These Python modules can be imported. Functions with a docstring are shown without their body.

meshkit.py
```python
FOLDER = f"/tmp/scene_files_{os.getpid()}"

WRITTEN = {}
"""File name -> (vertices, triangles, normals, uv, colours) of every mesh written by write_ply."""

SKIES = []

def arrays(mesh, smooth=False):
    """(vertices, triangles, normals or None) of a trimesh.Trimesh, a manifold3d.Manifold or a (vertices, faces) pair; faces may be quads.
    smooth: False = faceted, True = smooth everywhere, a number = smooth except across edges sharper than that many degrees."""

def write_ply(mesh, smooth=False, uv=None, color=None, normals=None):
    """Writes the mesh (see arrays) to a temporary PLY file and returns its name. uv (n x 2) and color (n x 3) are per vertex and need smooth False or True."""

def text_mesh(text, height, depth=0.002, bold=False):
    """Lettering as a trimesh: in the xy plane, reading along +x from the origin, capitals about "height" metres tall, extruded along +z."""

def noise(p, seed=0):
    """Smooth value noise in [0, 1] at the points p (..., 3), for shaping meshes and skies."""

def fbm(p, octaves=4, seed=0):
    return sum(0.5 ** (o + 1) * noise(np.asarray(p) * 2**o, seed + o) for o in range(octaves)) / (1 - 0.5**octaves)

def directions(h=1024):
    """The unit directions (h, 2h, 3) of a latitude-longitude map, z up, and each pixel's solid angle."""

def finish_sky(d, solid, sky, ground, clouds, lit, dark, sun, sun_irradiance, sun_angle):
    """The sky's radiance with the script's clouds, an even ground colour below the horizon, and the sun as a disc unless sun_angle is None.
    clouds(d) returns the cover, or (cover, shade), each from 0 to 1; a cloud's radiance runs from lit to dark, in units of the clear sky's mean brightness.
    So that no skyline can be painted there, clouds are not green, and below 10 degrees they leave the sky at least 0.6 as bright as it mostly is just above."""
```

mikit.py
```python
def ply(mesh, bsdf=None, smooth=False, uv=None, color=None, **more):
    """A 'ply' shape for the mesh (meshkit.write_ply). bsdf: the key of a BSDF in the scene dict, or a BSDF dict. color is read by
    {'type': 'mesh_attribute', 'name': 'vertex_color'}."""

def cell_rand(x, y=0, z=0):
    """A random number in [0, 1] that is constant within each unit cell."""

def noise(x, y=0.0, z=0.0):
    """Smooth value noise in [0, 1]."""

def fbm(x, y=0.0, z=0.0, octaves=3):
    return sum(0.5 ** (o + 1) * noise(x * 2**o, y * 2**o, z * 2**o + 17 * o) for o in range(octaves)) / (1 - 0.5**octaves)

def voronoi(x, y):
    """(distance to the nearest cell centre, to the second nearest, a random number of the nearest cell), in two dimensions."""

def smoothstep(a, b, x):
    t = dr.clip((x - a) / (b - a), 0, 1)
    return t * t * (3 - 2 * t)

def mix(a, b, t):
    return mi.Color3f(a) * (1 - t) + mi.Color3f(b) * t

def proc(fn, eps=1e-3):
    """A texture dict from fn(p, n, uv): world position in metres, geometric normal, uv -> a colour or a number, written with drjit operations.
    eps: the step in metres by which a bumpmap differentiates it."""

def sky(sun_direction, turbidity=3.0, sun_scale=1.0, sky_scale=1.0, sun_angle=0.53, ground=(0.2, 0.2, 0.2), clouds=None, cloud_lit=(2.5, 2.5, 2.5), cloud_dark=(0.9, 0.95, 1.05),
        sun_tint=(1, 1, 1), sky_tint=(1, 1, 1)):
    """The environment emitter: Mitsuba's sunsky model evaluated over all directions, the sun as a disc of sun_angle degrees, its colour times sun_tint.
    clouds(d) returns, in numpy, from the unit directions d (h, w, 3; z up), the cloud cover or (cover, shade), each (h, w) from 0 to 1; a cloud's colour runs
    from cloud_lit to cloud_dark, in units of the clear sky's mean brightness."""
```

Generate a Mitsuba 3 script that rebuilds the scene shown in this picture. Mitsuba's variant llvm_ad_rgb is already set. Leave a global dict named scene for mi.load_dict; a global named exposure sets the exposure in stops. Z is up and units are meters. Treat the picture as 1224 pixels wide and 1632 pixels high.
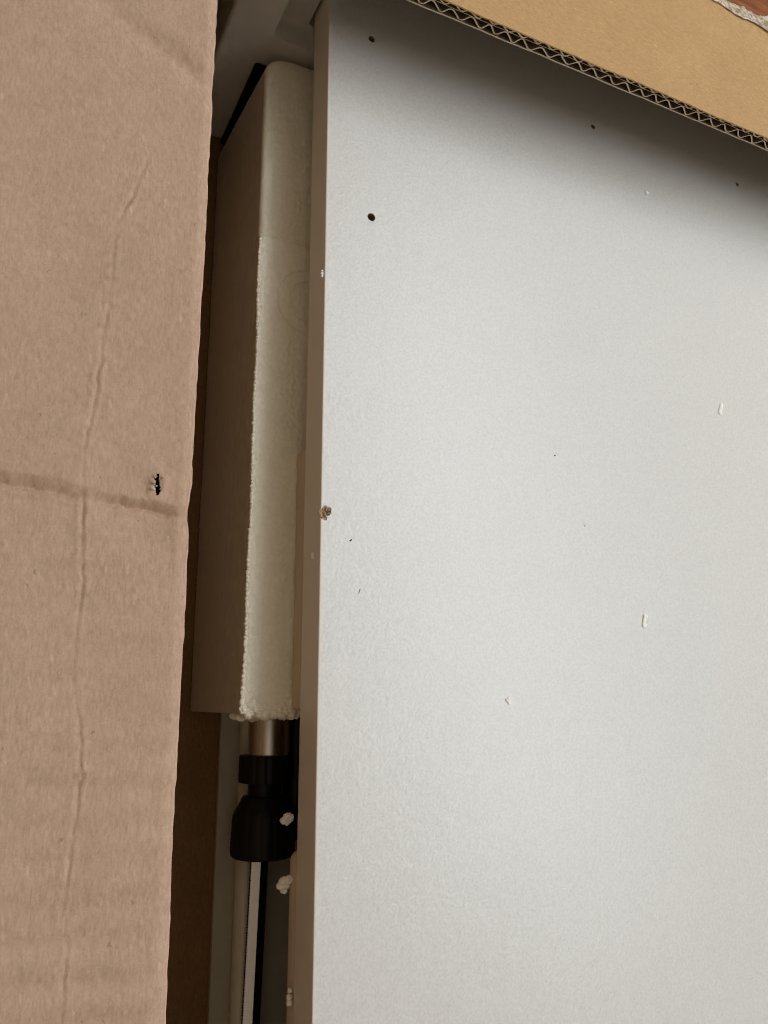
import math
import numpy as np
import trimesh
from scipy.spatial import cKDTree
from scipy.ndimage import gaussian_filter
import manifold3d as m3
import mitsuba as mi
import drjit as dr
import mikit
import meshkit
from mikit import proc, noise, fbm, voronoi, smoothstep, mix, cell_rand

# ------------------------------------------------------------------ camera, light, exposure
CAM_Z, FOCAL = 0.417, 1300.0
D = np.array([-659, 300, FOCAL]); D /= np.linalg.norm(D)
L = np.array([-6, -5646, FOCAL]); L -= D * (L @ D); L /= np.linalg.norm(L)
U = -D
W = np.cross(L, U)
R = np.array([W, L, U])                       # columns: image right, image down, forward in world axes
eye = np.array([0, 0, CAM_Z])
T = mi.ScalarTransform4f
exposure = 0.22
scene, labels = {}, {}
scene['camera'] = {'type': 'perspective', 'fov': 2 * math.degrees(math.atan(612 / FOCAL)), 'fov_axis': 'x', 'near_clip': 0.01, 'far_clip': 50.0,
                   'to_world': T().look_at(origin=eye.tolist(), target=(eye + R[:, 2]).tolist(), up=(-R[:, 1]).tolist())}


def lamp(key, at, to, w, h, rgb):
    scene[key] = {'type': 'rectangle', 'to_world': T().look_at(origin=list(at), target=list(to), up=[0, 0, 1]) @ T().scale([w / 2, h / 2, 1]),
                  'emitter': {'type': 'area', 'radiance': {'type': 'rgb', 'value': list(rgb)}}}


KEY = 1.0
labels['window_light'] = {'label': 'large soft window pane of daylight high to the right above the box', 'category': 'window'}
labels['window_light_001'] = {'label': 'low soft window pane of daylight to the right beyond the box', 'category': 'window'}
lamp('window_light', (1.80, 0.80, 2.70), (0.2, 0.05, 0.1), 2.8, 2.2, np.array([1.55, 1.58, 1.57]) * KEY)
lamp('window_light_001', (2.6, 0.95, 1.55), (0.2, 0.1, 0.1), 1.6, 1.2, np.array([1.3, 1.25, 1.18]) * KEY)
lamp('window_light_002', (1.72, 0.45, 2.55), (0.2, 0.05, 0.1), 2.9, 0.5, np.array([7.9, 8.35, 8.7]) * KEY)  # added strip lamp that gives the panel its cool sheen
labels['window_light_002'] = {'label': 'added long narrow bright cool lamp high to the right for the panel sheen', 'category': 'window'}
scene['room_light'] = {'type': 'constant', 'radiance': {'type': 'rgb', 'value': [0.265, 0.224, 0.168]}}


# ------------------------------------------------------------------ materials
def rgb(*c): return {'type': 'rgb', 'value': list(c)}


def material(name, base, rough=0.6, spec=0.3, metallic=0.0, bump=None, scale=0.0, eps=2e-4, **more):
    b = {'type': 'principled', 'base_color': proc(base) if callable(base) else rgb(*base), 'roughness': proc(rough) if callable(rough) else rough, 'specular': spec, 'metallic': metallic, **more}
    if bump is not None:
        b = {'type': 'bumpmap', 'arbitrary': proc(bump, eps), 'scale': scale, 'bsdf': b}
    scene[name] = {'type': 'twosided', 'bsdf': b}
    return name


def kraft(light, dark, along):
    """Kraft paper: fibres lying mostly one way, blotches, a few dark and pale flecks."""
    def f(p, n, uv):
        x, y, z = (p.x, p.y, p.z) if along == 'y' else (p.y, p.x, p.z)
        fib = fbm(x * 2100, y * 520, z * 1200, 2)
        fib2 = noise(x * 900 + y * 420, y * 520 - x * 240, z * 400)
        fine = noise(x * 2600, y * 2400, z * 2000)
        blot = fbm(x * 75, y * 55, z * 60, 4)
        t = dr.clip(0.5 + (fib - 0.5) * 1.0 + (fib2 - 0.5) * 0.35 + (fine - 0.5) * 0.5 + (blot - 0.5) * 0.6, 0, 1)
        c = mix(dark, light, t)
        cx, cy = x * 330, y * 170
        d1, d2, r = voronoi(cx + 0.6 * noise(x * 900, y * 900), cy)
        c = c * mi.Color3f(1 - 0.38 * dr.select(r > 0.972, 1.0, 0.0) * (1 - smoothstep(0.02, 0.05 + 0.20 * noise(x * 60, y * 60), d1)))
        e1, e2, q = voronoi(x * 420 + y * 60, y * 140)
        return mi.Color3f(c * dr.select((q > 0.93) & (e1 < 0.2), 1.12, 1.0))
    return f


def kraft_bump(p, n, uv): return fbm(p.x * 900, p.y * 900, p.z * 900, 3) + 1.2 * fbm(p.x * 160, p.y * 210, p.z * 200, 3)


material('kraft_flap', kraft((0.525, 0.362, 0.262), (0.378, 0.25, 0.176), 'y'), 0.75, 0.25, bump=kraft_bump, scale=0.00006)
material('kraft_end', kraft((0.58, 0.372, 0.182), (0.45, 0.275, 0.122), 'x'), 0.7, 0.15, bump=kraft_bump, scale=0.00005)
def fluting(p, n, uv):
    # faces painted dark for the shade inside the flutes, cut ends pale raw fibre
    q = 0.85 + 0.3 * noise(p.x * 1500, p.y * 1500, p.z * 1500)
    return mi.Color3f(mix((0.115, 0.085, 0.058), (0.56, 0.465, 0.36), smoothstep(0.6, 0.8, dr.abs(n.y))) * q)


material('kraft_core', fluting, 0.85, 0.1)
material('kraft_shaded', kraft((0.24, 0.135, 0.06), (0.17, 0.095, 0.04), 'y'), 0.75, 0.2)  # kraft darkened: the shade inside the box is put into its colour


def melamine(p, n, uv):
    v = fbm(p.x * 14, p.y * 14, p.z * 14, 3)
    s = noise(p.x * 1700, p.y * 1500, p.z * 1500)  # grain in the colour paints the sparkle of the pebbled surface
    return mi.Color3f(0.592, 0.582, 0.562) * (0.975 + 0.05 * v + 0.13 * (s - 0.5))


material('melamine', melamine, 0.34, 0.6)
material('edge_plastic', lambda p, n, uv: mi.Color3f(0.66, 0.605, 0.535) * (0.96 + 0.08 * fbm(p.x * 30, p.y * 18, p.z * 60, 3)), 0.38, 0.5)


def chipboard(p, n, uv):
    r = noise(p.x * 1900, p.y * 1300, p.z * 1900)
    q = noise(p.x * 900 + 7, p.y * 700, p.z * 800)
    return mi.Color3f(mix((0.12, 0.062, 0.025), (0.58, 0.43, 0.25), smoothstep(0.3, 0.75, 0.6 * r + 0.4 * q)))


material('chipboard', chipboard, 0.8, 0.2)
material('hole_dark', (0.20, 0.14, 0.09), 0.9, 0.1)


def beads(p, n, uv):
    """Cells of expanded polystyrene in the plane of the face they are on."""
    side = dr.abs(n.x) > 0.7
    end = dr.abs(n.y) > 0.7
    u = dr.select(side, p.z, p.x) * 330
    v = dr.select(end, p.z, p.y) * 330
    d1, d2, r = voronoi(u + 0.7 * noise(v * 0.6, u * 0.6), v)
    return d1, d2, r


def foam_colour(p, n, uv):
    d1, d2, r = beads(p, n, uv)
    r = 0.5 * r + 0.5 * noise(p.x * 420, p.y * 420, p.z * 420)
    seam = 1 - smoothstep(0.0, 0.22, d2 - d1)
    return mi.Color3f(0.80, 0.745, 0.61) * (0.97 + 0.07 * r - 0.055 * seam)


def foam_bump(p, n, uv):
    d1, d2, r = beads(p, n, uv)
    return smoothstep(0.0, 0.35, d2 - d1) + 0.5 * r + 0.5 * fbm(p.x * 700, p.y * 700, p.z * 700, 2)


material('foam', foam_colour, 0.5, 0.4, bump=foam_bump, scale=0.0001, eps=2e-4)


def skin_bump(p, n, uv):
    return smoothstep(0.45, 0.8, noise(p.z * 700 + p.y * 200, p.y * 260, p.x * 300)) + 0.6 * fbm(p.z * 1400, p.y * 500, p.x * 500, 2)


material('foam_skin_shaded', lambda p, n, uv: mi.Color3f(0.54, 0.49, 0.43) * (0.94 + 0.12 * noise(p.x * 300, p.y * 300, p.z * 300)), 0.30, 0.5, bump=skin_bump, scale=0.00028, eps=2e-4)  # darker than the foam top: side shade put into the colour
material('foam_grey', lambda p, n, uv: mi.Color3f(0.52, 0.50, 0.455) * (0.94 + 0.12 * fbm(p.x * 260, p.y * 260, p.z * 260, 2)), 0.6, 0.3, bump=foam_bump, scale=0.00010, eps=2e-4)
material('crumb_white', (0.86, 0.84, 0.79), 0.6, 0.3)
material('black_plastic', lambda p, n, uv: mi.Color3f(0.006, 0.006, 0.0065) * (0.9 + 0.3 * noise(p.x * 500, p.y * 300, p.z * 500)), 0.45, 0.3)
material('matt_black', (0.004, 0.004, 0.004), 0.8, 0.1)
scene['steel'] = {'type': 'twosided', 'bsdf': {'type': 'roughconductor', 'material': 'none', 'alpha': 0.13, 'specular_reflectance': proc(
    lambda p, n, uv: mi.Color3f(0.82, 0.79, 0.755) * (0.93 + 0.12 * noise(p.x * 150, p.y * 4000, p.z * 150)))}}
scene['silver_strip'] = {'type': 'twosided', 'bsdf': {'type': 'roughconductor', 'material': 'none', 'alpha': 0.25, 'specular_reflectance': proc(
    lambda p, n, uv: mi.Color3f(0.90, 0.90, 0.90) * (0.95 + 0.06 * noise(p.x * 2500, p.y * 90)))}}
material('beige_plastic', (0.60, 0.56, 0.46), 0.4, 0.5)
material('board_grey', lambda p, n, uv: mi.Color3f(0.40, 0.38, 0.31) * (0.92 + 0.16 * fbm(p.x * 60, p.y * 40, 1.0, 3)), 0.5, 0.4)
material('brown_board', lambda p, n, uv: mi.Color3f(0.52, 0.42, 0.31) * (0.94 + 0.12 * fbm(p.x * 80, p.y * 50, p.z * 80, 3)), 0.6, 0.3)


def wood(p, n, uv):
    x, y = p.y, p.x
    g = fbm(x * 260 + 6 * noise(x * 14, y * 3, 2), y * 12, 1.0, 4)
    return mi.Color3f(mix((0.15, 0.035, 0.007), (0.36, 0.11, 0.025), smoothstep(0.2, 0.8, 0.45 * g + 0.55 * fbm(x * 75, y * 60, 4.0, 3))))


material('wood', wood, 0.35, 0.5)
material('torn_paper', lambda p, n, uv: mi.Color3f(mix((0.30, 0.22, 0.14), (0.62, 0.54, 0.44), smoothstep(0.35, 0.65, fbm(p.x * 420, p.y * 420, p.z * 420, 3)))), 0.4, 0.5)
material('fleck_dark', (0.05, 0.045, 0.04), 0.8, 0.1)


# ------------------------------------------------------------------ helpers
def put(key, mesh, bsdf, smooth=30, **label):
    scene[key] = mikit.ply(mesh, bsdf, smooth=smooth)
    if label:
        labels[key] = {k: v for k, v in label.items()}
    return key


def numbered(base):
    k, i = base, 0
    while k in scene or k in labels:
        i += 1
        k = f'{base}_{i:03d}'
    return k


def box(x0, x1, y0, y1, z0, z1, r=0.0):
    """A box; r chamfers its edges twice over, which reads as rounded."""
    if r <= 0:
        return m3.Manifold.cube([x1 - x0, y1 - y0, z1 - z0]).translate([x0, y0, z0])
    s = m3.Manifold.sphere(r, 16)
    return m3.Manifold.batch_hull([s.translate([a, b, c]) for a in (x0 + r, x1 - r) for b in (y0 + r, y1 - r) for c in (z0 + r, z1 - r)])


def tri(man):
    m = man.to_mesh()
    return trimesh.Trimesh(np.array(m.vert_properties[:, :3]), np.array(m.tri_verts), process=True)


def lathe_y(x, z, profile, n=64):
    """Revolve (y, radius) pairs about the line x, z along y."""
    a = np.linspace(0, 2 * np.pi, n, endpoint=False)
    v = np.array([[x + r * np.cos(t), y, z + r * np.sin(t)] for y, r in profile for t in a])
    f = []
    for i in range(len(profile) - 1):
        for j in range(n):
            p, q = i * n + j, i * n + (j + 1) % n
            f += [[p, q, p + n], [q, q + n, p + n]]
    return trimesh.Trimesh(v, f, process=False)


def grid(P):
    """Triangles over a (n, m, 3) array of points."""
    n, m = P.shape[:2]
    i = np.arange(n * m).reshape(n, m)
    a, b, c, d = i[:-1, :-1].ravel(), i[1:, :-1].ravel(), i[1:, 1:].ravel(), i[:-1, 1:].ravel()
    return trimesh.Trimesh(P.reshape(-1, 3), np.vstack([np.c_[a, b, c], np.c_[a, c, d]]), process=False)


def seg_dist(X, Y, pts):
    """Distance to a polyline, signed side (positive on its left) and position along it, for arrays X, Y."""
    best = np.full(X.shape, 1e9); side = np.zeros(X.shape); along = np.zeros(X.shape); run = 0.0
    for (x0, y0), (x1, y1) in zip(pts[:-1], pts[1:]):
        dx, dy = x1 - x0, y1 - y0
        l = math.hypot(dx, dy)
        t = np.clip(((X - x0) * dx + (Y - y0) * dy) / l ** 2, 0, 1)
        d = np.hypot(X - x0 - t * dx, Y - y0 - t * dy)
        s = dx * (Y - y0) - dy * (X - x0)
        m = d < best
        best = np.where(m, d, best); side = np.where(m, np.sign(s), side); along = np.where(m, run + t * l, along)
        run += l
    return best, side, along / run


# ------------------------------------------------------------------ floor
rng = np.random.default_rng(7)
put('floor', trimesh.creation.box([6, 6, 0.02], T_ := trimesh.transformations.translation_matrix([0, 0, -0.030])), 'hole_dark', smooth=False, kind='structure', label='brown wooden plank floor under the cardboard box')
for i in range(12):
    y0 = 0.25 + i * 0.092
    put(numbered('floor__plank'), tri(box(-1.2, 1.6, y0 + 0.0008, y0 + 0.0912, -0.020, -0.0065, 0.0015)), 'wood')

# ------------------------------------------------------------------ cardboard box
BX0, BX1, BY0, BY1, RIM = 0.0545, 0.62, -0.44, 0.374, 0.160
labels['cardboard_box'] = {'label': 'open brown corrugated cardboard box with folded flaps and a creased left side flap', 'category': 'cardboard box'}
put('cardboard_box__base', tri(box(BX0, BX1, BY0, BY1, -0.006, 0.0)), 'kraft_shaded', smooth=False)
put('cardboard_box__side_wall', tri(box(BX0 - 0.005, BX0, BY0, BY1, -0.006, RIM - 0.006)), 'kraft_shaded', smooth=False)
put('cardboard_box__side_wall_001', tri(box(BX1, BX1 + 0.005, BY0, BY1, -0.006, RIM - 0.006)), 'kraft_shaded', smooth=False)
put('cardboard_box__end_wall', tri(box(BX0, BX1, BY1, BY1 + 0.005, -0.006, RIM - 0.006)), 'kraft_shaded', smooth=False)
put('cardboard_box__end_wall_001', tri(box(BX0, BX1, BY0 - 0.005, BY0, -0.006, RIM - 0.006)), 'kraft_shaded', smooth=False)
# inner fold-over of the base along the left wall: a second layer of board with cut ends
put('cardboard_box__base_flap', tri(box(0.056, 0.0885, -0.40, 0.125, 0.001, 0.0045)), 'kraft_shaded', smooth=False)
put('cardboard_box__base_flap_001', tri(box(0.056, 0.0870, 0.129, 0.31, 0.001, 0.0055)), 'kraft_shaded', smooth=False)

# the side flap: a creased sheet hinged on the left wall and laid open to the left
CREASE_V = [(.0400, .1905), (.0382, .1855), (.0330, .168), (.0284, .1537), (.0280, .1375), (.0268, .1085), (.0257, .0893), (.0243, .0788), (.0253, .0628), (.0258, .0453), (.0262, .0283),
            (.0261, .0100), (.0289, -.0078), (.0311, -.0217), (.0298, -.0384), (.0288, -.0546), (.0303, -.0674), (.0307, -.0847), (.0312, -.12), (.030, -.16)]
CREASE_H = [(-.06, .066), (-.02, .0640), (.0014, .0627), (.0117, .0620), (.0225, .0604), (.0335, .0594), (.0450, .0588), (.0569, .0572), (.062, .0565)]
DENT = [(.002, .250), (.0187, .2382), (.0287, .2327), (.0389, .2282), (.0481, .2239), (.0564, .2177), (.062, .213)]
xs = np.concatenate([np.linspace(-.20, -.035, 20)[:-1], np.linspace(-.035, .0535, 230)])
ys = np.concatenate([np.linspace(BY0, -.14, 25)[:-1], np.linspace(-.14, .285, 900), np.linspace(.285, BY1, 30)[1:]])
roll = np.linspace(0, 1, 16)[1:]
X, Y = np.meshgrid(xs, ys, indexing='ij')


def flap_relief(X, Y):
    P = np.stack([X * 40, Y * 40, X * 0], -1)
    wob = (meshkit.fbm(P * 3.0, 3, 5) - 0.5)
    d, s, a = seg_dist(X + 0.0022 * wob, Y, CREASE_V)
    fade = 1.6 * np.interp(a, [0, .05, .2, .35, .43, .5, .6, .75, 1], [0, .9, .8, 1.1, .8, 1.0, .7, 1.1, .9]) * (0.4 + 1.5 * meshkit.noise(np.stack([Y * 110, X * 0, X * 0], -1), 3) ** 1.4)
    jag = 0.0005 * (meshkit.noise(np.stack([Y * 420, X * 0, X * 0], -1), 7) - 0.5) + 0.0002 * (meshkit.noise(np.stack([Y * 1100, X * 0, X * 0], -1), 17) - 0.5)
    u = d * s + jag
    tri_ = lambda q, w: np.clip(1 - np.abs(q) / w, 0, 1)
    z = fade * (-0.00016 * tri_(u + 0.0004, 0.0007) + 0.00011 * tri_(u - 0.0009, 0.0009) + 0.00007 * tri_(u + 0.0018, 0.0014))
    # second, fainter line beside the first where the flap was folded twice
    d2, s2, a2 = seg_dist(X + 0.0015 * wob, Y, [(.0340, .104), (.0316, .100), (.0285, .0925), (.0262, .085), (.0238, .080), (.0150, .0765)])
    z += -0.00012 * tri_(d2 * s2 + jag, 0.0007) * np.clip(1.2 - 1.3 * a2, 0, 1)
    # the transverse crease: a broad upper bank falling away from the light and a sharp lower lip
    yc = np.interp(X, [p[0] for p in CREASE_H], [p[1] for p in CREASE_H]) + 0.0012 * wob + 0.0005 * (meshkit.noise(np.stack([X * 500, X * 0, X * 0], -1), 27) - 0.5)
    t = Y - yc
    dep = np.interp(X, [-.06, .0, .012, .022, .027, .034, .045, .050, .0545], [.0034, .0034, .0031, .0025, .0012, .0026, .0032, .0028, .0008]) * (0.85 + 0.3 * meshkit.noise(np.stack([X * 120, X * 0, X * 0], -1), 8))
    wid = np.interp(X, [-.06, .02, .027, .04, .05, .0545], [.0042, .0041, .0034, .0030, .0033, .0028])
    z += -dep * np.where(t > 0, np.clip(1 - t / wid, 0, 1) ** 1.25, np.where(t > -0.0012, 1 + 0.45 * t / 0.0012, 0.55 * np.exp(-((-t - 0.0012) / 0.0085) ** 1.3)))
    z += 0.16 * dep * np.exp(-((t + 0.0022) / 0.0011) ** 2)
    d3, s3, a3 = seg_dist(X, Y + 0.002 * wob, [(.014, .0570), (.021, .0535), (.0265, .0475)])
    z += 0.00022 * np.exp(-(d3 / 0.0012) ** 2)
    d4, s4, a4 = seg_dist(X, Y + 0.002 * wob, [(.029, .0530), (.042, .0505), (.050, .0475), (.0545, .0425)])
    z += -0.00030 * np.exp(-(d4 / 0.0019) ** 2)
    # long shallow dent at the far end, ripples around the crossing and near the puncture
    d5, s5, a5 = seg_dist(X, Y + 0.004 * wob, DENT)
    z += -0.0016 * np.exp(-(d5 / 0.0042) ** 2) * np.clip(0.4 + a5, 0, 1.1) + 0.0004 * np.exp(-((d5 * s5 - 0.008) / 0.005) ** 2) * np.clip(0.3 + a5, 0, 1)
    d6, _, a6 = seg_dist(X, Y + 0.003 * wob, [(.028, .196), (.044, .1895), (.0545, .182)])
    z += -0.0003 * np.exp(-(d6 / 0.003) ** 2) * np.clip(a6 * 2, 0, 1)
    d7, _, a7 = seg_dist(X, Y, [(.0270, .0790), (.036, .0765), (.047, .0748), (.0545, .0715)])
    z += -0.00022 * np.exp(-(d7 / 0.0013) ** 2)
    rr = np.hypot((X - .0466) / 1.0, (Y - .0672) / 1.7)
    z += 0.00055 * np.exp(-((rr - 0.0022) / 0.0012) ** 2)
    # flutes telegraphing through the liner, and general unevenness
    amp = np.interp(Y, [-.5, -.16, -.02, .06, .2], [.00042, .00042, .00028, .00008, .00005])
    z += amp * np.sin(2 * np.pi * (Y + 0.06 * X) / 0.0102 + 2 * wob) * (0.4 + 1.2 * meshkit.noise(np.stack([X * 28, Y * 50, X * 0], -1), 4))
    z += 0.0022 * (meshkit.fbm(np.stack([X * 14, Y * 11, X * 0], -1), 3, 2) - 0.5) + 0.00035 * (meshkit.fbm(np.stack([X * 90, Y * 70, X * 0], -1), 3, 6) - 0.5)
    return z


Z = RIM - 0.0005 + flap_relief(X, Y)
edge_wob = 0.0009 * (meshkit.fbm(np.stack([ys * 35, ys * 0, ys * 0], -1), 3, 9) - 0.5) + 0.0004 * (meshkit.noise(np.stack([ys * 300, ys * 0, ys * 0], -1), 2) - 0.5)
edge_wob = edge_wob + np.interp(ys, [-.16, -.09, -.03, .02, .052, .060, .068, .11, .2, .257, .3], [.0016, .0013, .0001, .0002, .0001, -.0008, .0003, .0002, .0003, -.0002, -.0004])
# after the flat, the hinge rolls over with a 4.5 mm radius and runs down as the wall's outer face
rad = 0.0048
cols = []
for q in roll:
    a = q * np.pi / 2
    cols.append(np.stack([0.0535 + rad * np.sin(a) + edge_wob * q, ys, Z[-1] - rad * (1 - np.cos(a))], -1))
cols.append(np.stack([0.0535 + rad + edge_wob, ys, ys * 0 + RIM - 0.03], -1))
top = np.concatenate([np.stack([X, Y, Z], -1), np.stack(cols)], 0)
flap = grid(top)
c = flap.triangles_center
u, v = (c[:, 0] - .0466) / .00085, (c[:, 1] - .0668) / .0036
hole = (np.hypot(u + 0.35 * np.sin(v * 3.0), v) < 1) & (c[:, 2] > RIM - 0.004)
hp = c[hole]
flap.update_faces(~hole)
flap.remove_unreferenced_vertices()
put('cardboard_box__side_flap', flap, 'kraft_flap', smooth=True, label='creased left side flap with a small puncture')
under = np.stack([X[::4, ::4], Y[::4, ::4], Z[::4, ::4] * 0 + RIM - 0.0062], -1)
put('cardboard_box__side_flap__under_liner', grid(under[:, ::-1]), 'matt_black', smooth=True)  # liner coloured black to paint the shade seen through the puncture
# torn lips of the puncture
tp = []
for k, (x, y, ang, ln, wd, tilt) in enumerate([(.0458, .0655, 200, .0019, .0014, 38), (.0459, .0672, 170, .0017, .0015, 48), (.0461, .0690, 150, .0015, .0010, 30), (.0473, .0688, 20, .0010, .0010, 30), (.0474, .0655, -20, .0011, .0009, 25), (.0463, .0702, 110, .0010, .0005, 15), (.0460, .0662, 20, .0008, .0008, -20)]):
    a = math.radians(ang)
    z0 = RIM + 0.0001
    e, n = np.array([math.cos(a), math.sin(a)]), np.array([-math.sin(a), math.cos(a)])
    lift = ln * math.sin(math.radians(tilt))
    pts = [(np.array([x, y]) + e * s * ln * 0.8 + n * t * wd * (1 - 0.6 * s), z0 + lift * s ** 0.8 + 0.0004) for s in (0, .5, 1) for t in (-.5, 0, .5)]
    tp.append(grid(np.array([[*p, z] for p, z in pts]).reshape(3, 3, 3)))
put('cardboard_box__side_flap__torn_paper', trimesh.util.concatenate(tp), 'torn_paper', smooth=True, label='white torn paper lips round the puncture in the side flap')

# the end flap: double-wall corrugated board with its cut edge towards the camera
EY, EX0 = 0.299, BX0 + 0.012
EZ0, EZ1 = 0.1545, 0.1620
TH = 0.0007
zm = EZ0 + 0.0045


def sheet(z0, z1, y0, y1, x0=EX0, x1=BX1, seed=0, nx=900, ny=3):
    x = np.linspace(x0, x1, nx)
    w = 0.00022 * (meshkit.fbm(np.stack([x * 60, x * 0 + seed, x * 0], -1), 3, seed) - 0.5)
    f = 0.0007 * (meshkit.fbm(np.stack([x * 90, x * 0 + seed, x * 0], -1), 4, seed + 3) - 0.5)
    rows = []
    for y, z in ((y1, z1), (y0, z1), (y0, z0), (y1, z0)):
        rows.append(np.stack([x, x * 0 + y + (f if y == y0 else 0), z + w], -1))
    return grid(np.stack(rows))


def wave(zlo, zhi, pitch, y0, y1, phase, seed):
    n = int((BX1 - EX0) / pitch * 26)
    x = np.linspace(EX0, BX1, n)
    j = np.stack([x * 45, x * 0 + seed, x * 0], -1)
    ph = 2 * np.pi * x / pitch + phase + 2.8 * (meshkit.fbm(j, 3, seed) - 0.5)
    amp = (zhi - zlo - TH) / 2
    s = np.sin(ph + 0.35 * np.sin(ph))
    s = np.clip(s * 1.08, -1, 1)
    zc = (zhi + zlo) / 2 + amp * s + 0.0006 * (meshkit.noise(j * 4, seed + 9) - 0.5)
    f = 0.0016 * (meshkit.fbm(j * 3.5, 3, seed + 5) - 0.5)
    rows = []
    # thickness is laid along the sheet's normal
    dz = np.gradient(zc, x)
    nx_, nz_ = -dz / np.hypot(1, dz), 1 / np.hypot(1, dz)
    for y, sg in ((y1, 1), (y0, 1), (y0, -1), (y1, -1)):
        rows.append(np.stack([x + sg * nx_ * TH / 2, x * 0 + y + (f if y == y0 else 0), zc + sg * nz_ * TH / 2], -1))
    return grid(np.stack(rows))


labels['cardboard_box__end_flap'] = {'label': 'double-wall end flap with its cut corrugated edge showing'}
ef = 'cardboard_box__end_flap'
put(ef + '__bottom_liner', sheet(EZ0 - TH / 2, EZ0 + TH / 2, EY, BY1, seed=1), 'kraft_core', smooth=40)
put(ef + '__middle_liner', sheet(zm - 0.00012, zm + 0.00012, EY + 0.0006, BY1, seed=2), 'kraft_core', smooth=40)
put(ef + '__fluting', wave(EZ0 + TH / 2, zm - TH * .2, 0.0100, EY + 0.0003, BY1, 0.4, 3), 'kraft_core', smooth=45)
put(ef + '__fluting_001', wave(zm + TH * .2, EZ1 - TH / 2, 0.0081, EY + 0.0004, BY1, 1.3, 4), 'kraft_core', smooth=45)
# top liner with slight unevenness, ending in a torn, taped far edge
x = np.linspace(EX0, BX1, 420); y = np.linspace(EY - 0.0004, BY1, 90)
XX, YY = np.meshgrid(x, y, indexing='ij')
ZZ = EZ1 + 0.0005 * (meshkit.fbm(np.stack([XX * 26, YY * 30, XX * 0], -1), 3, 4) - 0.5) + 0.00004 * np.sin(2 * np.pi * XX / 0.0081)
w = 0.00022 * (meshkit.fbm(np.stack([x * 60, x * 0 + 5, x * 0], -1), 3, 5) - 0.5)
YY[:, 0] += 0.0007 * (meshkit.fbm(np.stack([x * 90, x * 0, x * 0], -1), 4, 8) - 0.5)
edge = np.stack([XX[:, 0], YY[:, 0], ZZ[:, 0] - TH], -1)
back = np.stack([XX[:, 0], YY[:, 0] * 0 + BY1, ZZ[:, 0] - TH], -1)
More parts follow.
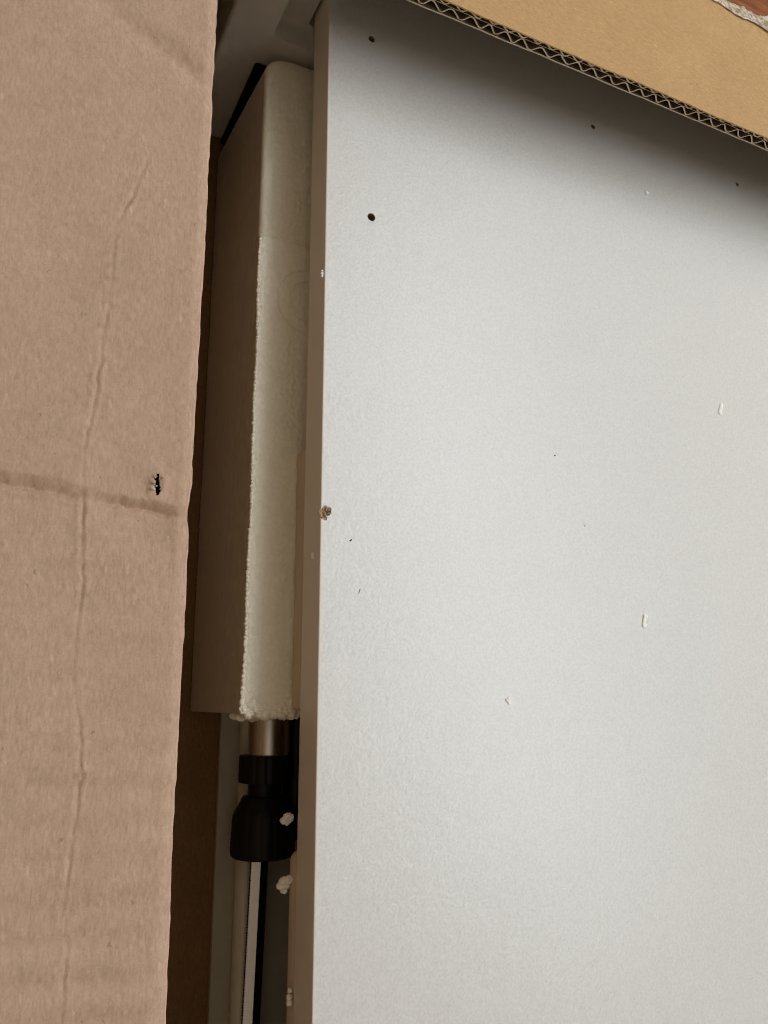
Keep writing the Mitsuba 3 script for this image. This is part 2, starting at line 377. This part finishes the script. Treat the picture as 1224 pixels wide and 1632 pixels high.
put(ef + '__top_liner', grid(np.concatenate([back[:, None], edge[:, None], np.stack([XX, YY, ZZ], -1)], 1)), 'kraft_end', smooth=35)
# far crease and the torn parcel tape along it
tx = np.linspace(0.25, BX1, 380)
rough = meshkit.fbm(np.stack([tx * 120, tx * 0, tx * 0], -1), 4, 12)
big = meshkit.noise(np.stack([tx * 55, tx * 0 + 3, tx * 0], -1), 5)
near = BY1 + 0.0004 + 0.004 * (rough - 0.5) + 0.0035 * np.interp(tx, [.25, .33, .35, .40], [.3, 0, .6, 1]) * -1
far = BY1 + 0.0030 + 0.011 * np.clip((big - 0.5) * 2.2, 0, 1) + 0.006 * (rough - 0.5)
rows = []
for s in np.linspace(0, 1, 14):
    yy = near + (far - near) * s
    j = meshkit.fbm(np.stack([tx * 160, yy * 160, tx * 0], -1), 3, 21) - 0.5
    rows.append(np.stack([tx, yy, tx * 0 + EZ1 + 0.0009 + 0.0030 * j * (0.3 + s) + 0.0035 * s * (1 - s) - 0.002 * s, ], -1))
put('cardboard_box__torn_tape', grid(np.stack(rows)[::-1]), 'torn_paper', smooth=True, label='pale torn tape along the far edge of the end flap')

# ------------------------------------------------------------------ the silver panel
PX0, PX1, PY0, PY1, PZ0, PZ1 = 0.1216, 0.56, -0.38, 0.352, 0.0925, 0.1120
key = 'silver_panel'
labels[key] = {'label': 'large silver grey laminated board lying in the box with a chipped left edge', 'category': 'board panel'}
BAND = 0.0013
PEBBLE = 0.000019
CHIP = [(.1236, .0769, .0014), (.1247, .0757, .0017), (.1231, .0748, .0015), (.1228, .0735, .0013), (.1237, .0730, .0010), (.1254, .0768, .0011), (.1222, .0754, .0015)]
body = box(PX0 + BAND, PX1, PY0, PY1, PZ0, PZ1 - 0.0004)
HOLES = [(.1443, .3154, .0017), (.1444, .2178, .00195), (.2821, .3139, .0014), (.3962, .3123, .0013)]
for x, y, r in HOLES:
    body -= m3.Manifold.cylinder(0.013, r, r, 28).translate([x, y, PZ1 - 0.012])
rng = np.random.default_rng(3)
blobs = []
for x, y, r in CHIP:
    s = trimesh.creation.icosphere(2, r)
    s.vertices *= 1 + 0.45 * (meshkit.noise(s.vertices * 1600, 3)[:, None] - 0.5)
    s.vertices *= [1, 1, .9]
    blobs.append(m3.Manifold(m3.Mesh(np.asarray(s.vertices + [x, y, PZ1 - 0.0001], np.float32), np.asarray(s.faces, np.uint32))))
bite = m3.Manifold.batch_boolean(blobs, m3.OpType.Add)
body -= bite
put(key + '__core', tri(body), 'melamine', smooth=False)
gx = np.concatenate([[PX0 + BAND], np.arange(PX0 + BAND + 0.0004, .430, .00042), np.linspace(.435, PX1, 8)])
gy = np.concatenate([np.linspace(PY0, -.156, 12)[:-1], np.arange(-.156, PY1, .00042), [PY1]])
X, Y = np.meshgrid(gx, gy, indexing='ij')
g = np.random.default_rng(9)
peb = gaussian_filter(g.random(X.shape), 0.75)
peb = (peb - peb.mean()) / peb.std() + 0.25 * (lambda q: (q - q.mean()) / q.std())(gaussian_filter(g.random(X.shape), 1.7))
fine = (X < .4305) & (Y > -.1565)
ZP = PZ1 + PEBBLE * np.clip(peb, -1.6, 1.6) * fine * np.clip((X - PX0 - BAND) / .0006, 0, 1)
for hx, hy, r in HOLES:
    d = np.hypot(X - hx, Y - hy)
    m = np.abs(d - r) < 0.00036
    f = np.where(m, r / np.maximum(d, 1e-9), 1)
    X, Y = hx + (X - hx) * f, hy + (Y - hy) * f
    ZP = np.where(m, PZ1 - 0.00002, ZP)
lam = grid(np.stack([X, Y, ZP], -1))
c = lam.triangles_center
gone = np.zeros(len(c), bool)
for hx, hy, r in HOLES:
    gone |= np.hypot(c[:, 0] - hx, c[:, 1] - hy) < r * 0.985
for bx_, by_, r in CHIP:
    gone |= np.hypot(c[:, 0] - bx_, c[:, 1] - by_) < r * (0.78 + 0.4 * meshkit.noise(c * 2200, 3))
lam.update_faces(~gone)
lam.remove_unreferenced_vertices()
put(key + '__laminate', lam, 'melamine', smooth=True, label='finely pebbled silver grey top surface')
band = box(PX0, PX0 + BAND + 0.0007, PY0, PY1, PZ0 + 0.0002, PZ1 - 0.00005, 0.00055) - bite
dent = m3.Manifold.sphere(0.0030, 32).translate([PX0 - 0.0024, .0745, PZ1 - 0.0012])
put(key + '__edge_band', tri(band - dent), 'edge_plastic', smooth=35, label='smooth beige edge band on the long side')
for x, y, r in HOLES:
    prof = [(-0.0118, 0.0), (-0.0118, r * .97), (-0.0006, r * .98), (0.00002, r * 1.04)]
    a = np.linspace(0, 2 * np.pi, 25)[:-1]
    P = np.array([[[x + q * math.cos(t), y + q * math.sin(t), PZ1 + h] for t in np.r_[a, a[0]]] for h, q in prof])
    put(numbered(key + '__screw_hole'), grid(P), 'hole_dark', smooth=False)
# torn particle core inside the chip: coarse wood grains
gr = []
for k in range(170):
    x, y = rng.uniform(.1216, .1266), rng.uniform(.0718, .0786)
    if min((x - a) ** 2 + (y - b) ** 2 - (r * 0.95) ** 2 for a, b, r in CHIP) > 0:
        continue
    s = trimesh.creation.icosphere(1, 1.0)
    s.vertices = s.vertices * rng.uniform(.0002, .00055, 3) * (1 + 0.4 * (rng.random((len(s.vertices), 1)) - .5))
    s.apply_transform(trimesh.transformations.random_rotation_matrix(rng.random(3)))
    gr.append(s.apply_translation([x, y, PZ1 - rng.uniform(.0005, .0015)]))
put(key + '__chipped_core', trimesh.util.concatenate(gr), 'chipboard', smooth=False, label='rough brown chipboard core showing in the chip')

# the second, thinner board under it, with a rounded notch
LZ0, LZ1 = 0.0826, PZ0 - 0.0004
lb = box(0.1213, 0.56, -0.38, -0.0588, LZ0, LZ1, 0.0042) + box(0.1214, 0.56, -0.0040, 0.1085, LZ0, LZ1, 0.0012) + box(0.1268, 0.56, -0.38, 0.10, LZ0 + 0.0002, LZ1 - 0.0002, 0.0012)
put('lower_board', tri(lb), 'brown_board', smooth=35, label='thin brown board with rounded notched edge directly beneath the silver panel', category='board')

# ------------------------------------------------------------------ the foam block beside the panel
FX1, FY0, FY1, FZ = 0.165, -0.0055, 0.3170, 0.0818
key = 'foam_block'
labels[key] = {'label': 'long cream polystyrene foam block wedged along the left edge of the silver panel', 'category': 'foam block'}
rng = np.random.default_rng(21)


def bead_field(u, v, size, seed):
    """Domed beads packed in the plane: height from 0 in the joints to 1 on the domes."""
    g = np.random.default_rng(seed)
    u0, u1, v0, v1 = u.min() - size, u.max() + size, v.min() - size, v.max() + size
    gu, gv = np.meshgrid(np.arange(u0, u1, size), np.arange(v0, v1, size), indexing='ij')
    pts = np.c_[gu.ravel(), gv.ravel()] + g.uniform(-.48, .48, (gu.size, 2)) * size
    d, i = cKDTree(pts).query(np.c_[u.ravel(), v.ravel()], k=2)
    h = np.clip((d[:, 1] - d[:, 0]) / (0.55 * size), 0, 1)
    return (np.sqrt(h) * (0.7 + 0.6 * g.random(len(pts))[i[:, 0]])).reshape(u.shape)


st = np.unique(np.concatenate([np.arange(FY0, FY1 - .0121, .0006), FY1 - .012 * (1 - np.sin(np.linspace(0, np.pi / 2, 24)))]))
tz = np.linspace(0, 1, 90)
skin, topf = [], []
arc = np.linspace(0, np.pi / 2, 7)
wt = np.concatenate([np.arange(0, .0285, .0006), [.032, .036]])
for y in st:
    t = np.clip((y - .2125) / .0030, 0, 1); t = t * t * (3 - 2 * t)
    q = np.clip((y - (FY1 - .012)) / .012, 0, 1)
    cx = .012 * (1 - math.sqrt(1 - q * q))
    r = 0.0007 + 0.0014 * t
    ridge = np.interp(y, [-.006, .014, .05, .2, .3], [.0998, .1003, .1008, .1008, .1010]) + cx
    low = 0.0980 + cx
    z = FZ - 0.0014 * t - 0.0022 * q * q
    w = low + (ridge - low) * tz ** 1.2
    skin.append(np.stack([w, np.full_like(tz, y), 0.002 + (z - r - 0.002) * tz], -1))
    e = np.stack([ridge + r * (1 - np.cos(arc)), arc * 0 + y, z - r + r * np.sin(arc)], -1)
    f = np.stack([ridge + r + 0.0003 + wt * (FX1 - ridge - .002) / .036 * np.where(wt < .0290, .56, 1), wt * 0 + y, wt * 0 + z], -1)
    topf.append(np.concatenate([e, f]))
skin, topf = np.array(skin), np.array(topf)
s3 = skin[:, :, [1, 2]]
near = np.clip((tz - 0.35) / 0.65, 0, 1)[None, :]
skin[:, :, 0] -= 0.00035 * (meshkit.fbm(np.stack([s3[..., 0] * 70, s3[..., 1] * 260, s3[..., 0] * 0], -1), 3, 4) - 0.5) + 0.00034 * near * (meshkit.noise(np.stack([s3[..., 0] * 900, s3[..., 1] * 330, s3[..., 0] * 0], -1), 6) - .5)
b2 = bead_field(topf[..., 0], topf[..., 1], .0026, 5)
edge_in = np.clip((np.arange(topf.shape[1]) - 3) / 6.0, 0, 1)[None, :]
topf[..., 2] += edge_in * (0.00050 * b2 + 0.0005 * (meshkit.fbm(topf * [120, 60, 0], 3, 8) - 0.5)) - 0.00008
topf[..., 2] += edge_in * 0.00010 * (meshkit.noise(topf * [900, 900, 0], 3) - .5)
topf[:, 0, :], skin[:, -1, :] = (topf[:, 0] + skin[:, -1]) / 2, (topf[:, 0] + skin[:, -1]) / 2
put(key + '__top', grid(topf), 'foam', smooth=True, label='beaded cream top face with moulded rings')
put(key + '__side_skin', grid(skin), 'foam_skin_shaded', smooth=True, label='shiny mould-skinned left side in shadow')
for e, nm in ((0, '__end_face'), (-1, '__end_face_001')):
    ring = np.concatenate([skin[e], topf[e], [[FX1, topf[e][0, 1], 0.002]]])
    cen = np.array([0.115, ring[0, 1], 0.05])
    n = len(ring)
    put(key + nm, trimesh.Trimesh(np.vstack([ring, [cen]]), [[i, (i + 1) % n, n] for i in range(n)], process=False), 'foam_skin_shaded' if e == 0 else 'foam', smooth=False)
# seam of small squeezed beads along the near part of the top left edge
bd = []
rng = np.random.default_rng(11)
y = FY0 + 0.001
while y < 0.2115:
    ln = rng.uniform(.0011, .0026) if rng.random() > 0.12 else rng.uniform(.003, .0045)
    s = trimesh.creation.icosphere(2, 1.0)
    s.vertices *= [rng.uniform(.0007, .0010), ln * 0.56, rng.uniform(.0007, .0010)]
    s.vertices *= 1 + 0.16 * (meshkit.noise(s.vertices * 1500 + y * 999, 1)[:, None] - .5)
    wig = 0.00025 * math.sin(y * 90) + rng.normal(0, .00009)
    bd.append(s.apply_translation([np.interp(y, [-.006, .014, .05, .3], [.1001, .1006, .1011, .1011]) + wig, y + ln / 2, FZ - 0.0004 + rng.normal(0, .00006)]))
    y += ln * 0.98
put(key + '__bead_seam', trimesh.util.concatenate(bd), 'foam', smooth=True, kind='stuff', label='raised seam of beads along the top left edge')
# broken near end: loose clumps of beads
bk = []
for k in range(330):
    x = 0.1012 + rng.random() * 0.030
    low = max(0.0, rng.random() * 1.5 - 0.5)
    r = rng.choice([.0009, .0012, .0016, .0021], p=[.3, .3, .25, .15]) * rng.uniform(.85, 1.15)
    s = trimesh.creation.icosphere(2, r)
    s.vertices *= 1 + 0.5 * (meshkit.fbm(s.vertices * 800 + k * 3.1, 2, 2)[:, None] - .5)
    ragged = 0.0050 * (meshkit.fbm(np.array([[x * 170, 0.0, 0.0]]), 3, 4)[0] - 0.42)
    yy = FY0 - 0.0002 - ragged + 0.0062 * rng.random() ** 1.2 * (1 - low)
    bk.append(s.apply_translation([x, yy, FZ - r * rng.uniform(.35, .75) - 0.018 * low ** 1.3]))
put(key + '__broken_end', trimesh.util.concatenate(bk), 'foam', smooth=True, kind='stuff', label='crumbled near end of the foam block')
for r in (.0153, .0097):
    a = np.linspace(math.radians(95), math.radians(262), 60)
    P = []
    for t in a:
        cx, cy = .1254 + r * math.cos(t), .1843 + r * 1.06 * math.sin(t)
        P.append([[cx + 0.00038 * math.cos(b) * math.cos(t), cy + 0.00038 * math.cos(b) * math.sin(t), FZ + 0.00048 + 0.00045 * math.sin(b)] for b in np.linspace(0, np.pi * 2, 9)])
    put(numbered(key + '__mould_ring'), grid(np.array(P)[::-1]), 'foam', smooth=True)

# ------------------------------------------------------------------ far end: foam cap and a thin black slab against it
cap = box(0.0792, 0.36, 0.3206, 0.374, 0.0, 0.0885, 0.002) + box(0.0792, 0.1200, 0.3206, 0.374, 0.06, 0.150, 0.002)
cap -= box(0.1018, 0.1230, 0.30, 0.334, 0.0865, 0.170, 0.003)
put('foam_end_cap', tri(cap), 'foam_grey', smooth=35, label='grey white foam end block with a recess, behind the cream foam block', category='foam block')
put('black_slab', tri(box(0.0990, 0.150, 0.3174, 0.3200, 0.0, 0.0680, 0.0015)), 'matt_black', smooth=35, label='thin black slab in the gap between the cream foam block and the foam end block', category='plastic sheet')  # black slab filling the gap between the two foam blocks

# ------------------------------------------------------------------ things in the gap below the panel
put('grey_board', tri(box(0.1133, 0.40, -0.37, 0.20, 0.0008, 0.0045, 0.0006)), 'board_grey', smooth=35, label='dull grey olive board lying flat on the bottom of the box', category='board')
AX, AZ = 0.1312, 0.0212
key = 'telescopic_pole'
labels[key] = {'label': 'telescopic steel pole with black plastic clamp sticking out from under the foam block', 'category': 'pole'}
put(key + '__steel_tube', lathe_y(AX + .0015, AZ, [(.06, 0), (.06, .0102), (-.034, .0102), (-.034, 0)]), 'steel', smooth=40)


def ribbed(profile, ribs, depth, n=160):
    m = lathe_y(AX, AZ, profile, n)
    d = m.vertices[:, [0, 2]] - [AX, AZ]
    a = np.arctan2(d[:, 1], d[:, 0])
    k = 0.97 - depth * (0.5 + 0.5 * np.cos(a * ribs)) ** 4
    m.vertices[:, 0], m.vertices[:, 2] = AX + d[:, 0] * k, AZ + d[:, 1] * k
    return m


put(key + '__collar', ribbed([(-.0255, .0), (-.0257, .0100), (-.0260, .0126), (-.0268, .0130), (-.0378, .0131), (-.0386, .0127), (-.0386, 0)], 14, .03), 'black_plastic', smooth=35)
put(key + '__neck', lathe_y(AX, AZ, [(-.0382, .0), (-.0382, .0078), (-.047, .0078), (-.047, 0)]), 'black_plastic', smooth=35)
put(key + '__clamp_sleeve', ribbed([(-.0448, .0), (-.0449, .0104), (-.0454, .0110), (-.0470, .0116), (-.0510, .0140), (-.0530, .0150), (-.0545, .0153), (-.0690, .0159), (-.0712, .0155), (-.0722, .0144), (-.0722, 0)], 16, .02), 'black_plastic', smooth=35)
roll_ = lambda m: m.translate([-.1305, 0, -.019]).rotate([0, -20, 0]).translate([.1305, 0, .019])
bar = box(.1268, .1316, -.36, -.068, .0165, .0222, .0004)
put(key + '__silver_strip', tri(roll_(bar).rotate([0, 0, -1.45]).translate([0.0019, 0.0033, 0])), 'silver_strip', smooth=30)
rail = box(.1317, .1346, -.36, -.068, .0145, .0218, .0004) + box(.1262, .1330, -.36, -.068, .0115, .0162, .0004)
put(key + '__black_rail', tri(roll_(rail).rotate([0, 0, -1.45]).translate([0.0019, 0.0033, 0])), 'matt_black', smooth=30)
put('beige_rod', lathe_y(.1262, .0090, [(.10, 0), (.10, .0043), (-.36, .0043), (-.36, 0)], 40), 'beige_plastic', smooth=40, label='thin beige rod lying left of the telescopic pole', category='rod')
put('black_rod', lathe_y(.1490, .0165, [(.10, 0), (.10, .0060), (-.066, .0060), (-.066, 0)], 40), 'black_plastic', smooth=40, label='black rod right of the steel tube, half hidden under the silver panel', category='rod')


# ------------------------------------------------------------------ crumbs and flecks
def crumb(at, lobes, label, seed, squash=0.8):
    g = np.random.default_rng(seed)
    ms = []
    for dx, dy, dz, r in lobes:
        s = trimesh.creation.icosphere(3, r)
        s.vertices *= 1 + 0.75 * (meshkit.fbm(s.vertices * 900 + seed * 7, 2, seed)[:, None] - .5)
        s.vertices *= [1, 1, squash]
        s.apply_translation([dx, dy, dz])
        ms.append(m3.Manifold(m3.Mesh(np.asarray(s.vertices, np.float32), np.asarray(s.faces, np.uint32))))
    a = ms[0]
    for b in ms[1:]:
        a += b
    m = tri(a)
    m.apply_translation(np.asarray(at) - [0, 0, 0])
    put(numbered('foam_crumb'), m, 'crumb_white', smooth=50, label=label, category='foam crumb', group='white foam crumbs')


k = .001
crumb((.3616, .1590, PZ1 + .0003), [(.0009, .0022, 0, .0011), (.0003, .0004, 0, .0014), (-.0007, -.0018, 0, .0016)], 'slanted white foam crumb on the silver panel, highest of those near the right', 1, .28)
crumb((.2937, .0376, PZ1 + .0003), [(.0006, .0022, 0, .0014), (-.0002, .0004, 0, .0011), (-.0005, -.0019, 0, .0014)], 'white foam crumb with two lumps on the silver panel, well below the slanted one', 2, .28)
crumb((.2114, -.0008, PZ1 + .0002), [(-.0006, .0006, 0, .0008), (.0003, .0012, 0, .0007), (.0004, -.0004, 0, .0009)], 'tiny pale foam crumb lowest on the open face of the silver panel', 3, .6)
crumb((.3186, .2827, PZ1 + .0003), [(0, 0, 0, .0012), (.0011, .0003, 0, .0009)], 'faint foam crumb in the shadow below the corrugated end flap', 4, .5)
crumb((.1200, -.0466, .0868), [(-.0012, .0009, .0012, .0014), (-.0021, -.0007, 0, .0014), (.0002, .0002, 0, .0018), (-.0004, -.0016, -.001, .0012)], 'lumpy foam crumb on the panel edge just right of the black clamp', 5, 1)
crumb((.1195, -.0712, .0868), [(-.0012, .0012, .0006, .0016), (-.0020, -.0006, 0, .0016), (.0008, .0016, .001, .0016), (-.0004, -.0026, -.0006, .0013), (.0003, -.0006, 0, .0014)], 'largest foam crumb clinging to the panel edge below the black clamp', 6, 1)
crumb((.1206, -.1108, .0910), [(0, .0022, 0, .0009), (-.0003, 0, 0, .0011), (-.0002, -.0020, 0, .0012)], 'slim foam crumb stuck on the panel edge near the bottom of the photo', 7, 1)
crumb((.1212, .1839, .1104), [(0, .0014, 0, .0007), (0, 0, 0, .0009), (0, -.0012, 0, .0007)], 'small white foam crumb near the top of the panel edge beside the mould rings', 8, 1)
crumb((.1213, .0582, .1046), [(0, .0006, 0, .0008), (0, -.0006, 0, .0007)], 'pale foam crumb on the panel edge just below the chip', 9, 1)


def fleck(at, ln, wd, ang, label):
    s = trimesh.creation.icosphere(2, 1.0)
    s.vertices *= [ln / 2, wd / 2, .0002]
    s.apply_transform(trimesh.transformations.rotation_matrix(math.radians(ang), [0, 0, 1]))
    put(numbered('dirt_fleck'), s.apply_translation([*at, PZ1 + 0.0001]), 'fleck_dark', smooth=True, label=label, category='dirt fleck', group='dark specks on the silver panel')


fleck((.1353, .0647), .0015, .0007, 35, 'dark dirt speck on the silver panel just right of and below the chip')
fleck((.2436, .1160), .0009, .0007, 0, 'dark dirt speck near the middle of the silver panel')
fleck((.1394, .0437), .0020, .0003, 75, 'thin dark hair-like speck on the silver panel below the chip')
fleck((.2598, .0825), .0008, .0006, 0, 'small dark dirt speck right of centre on the silver panel')
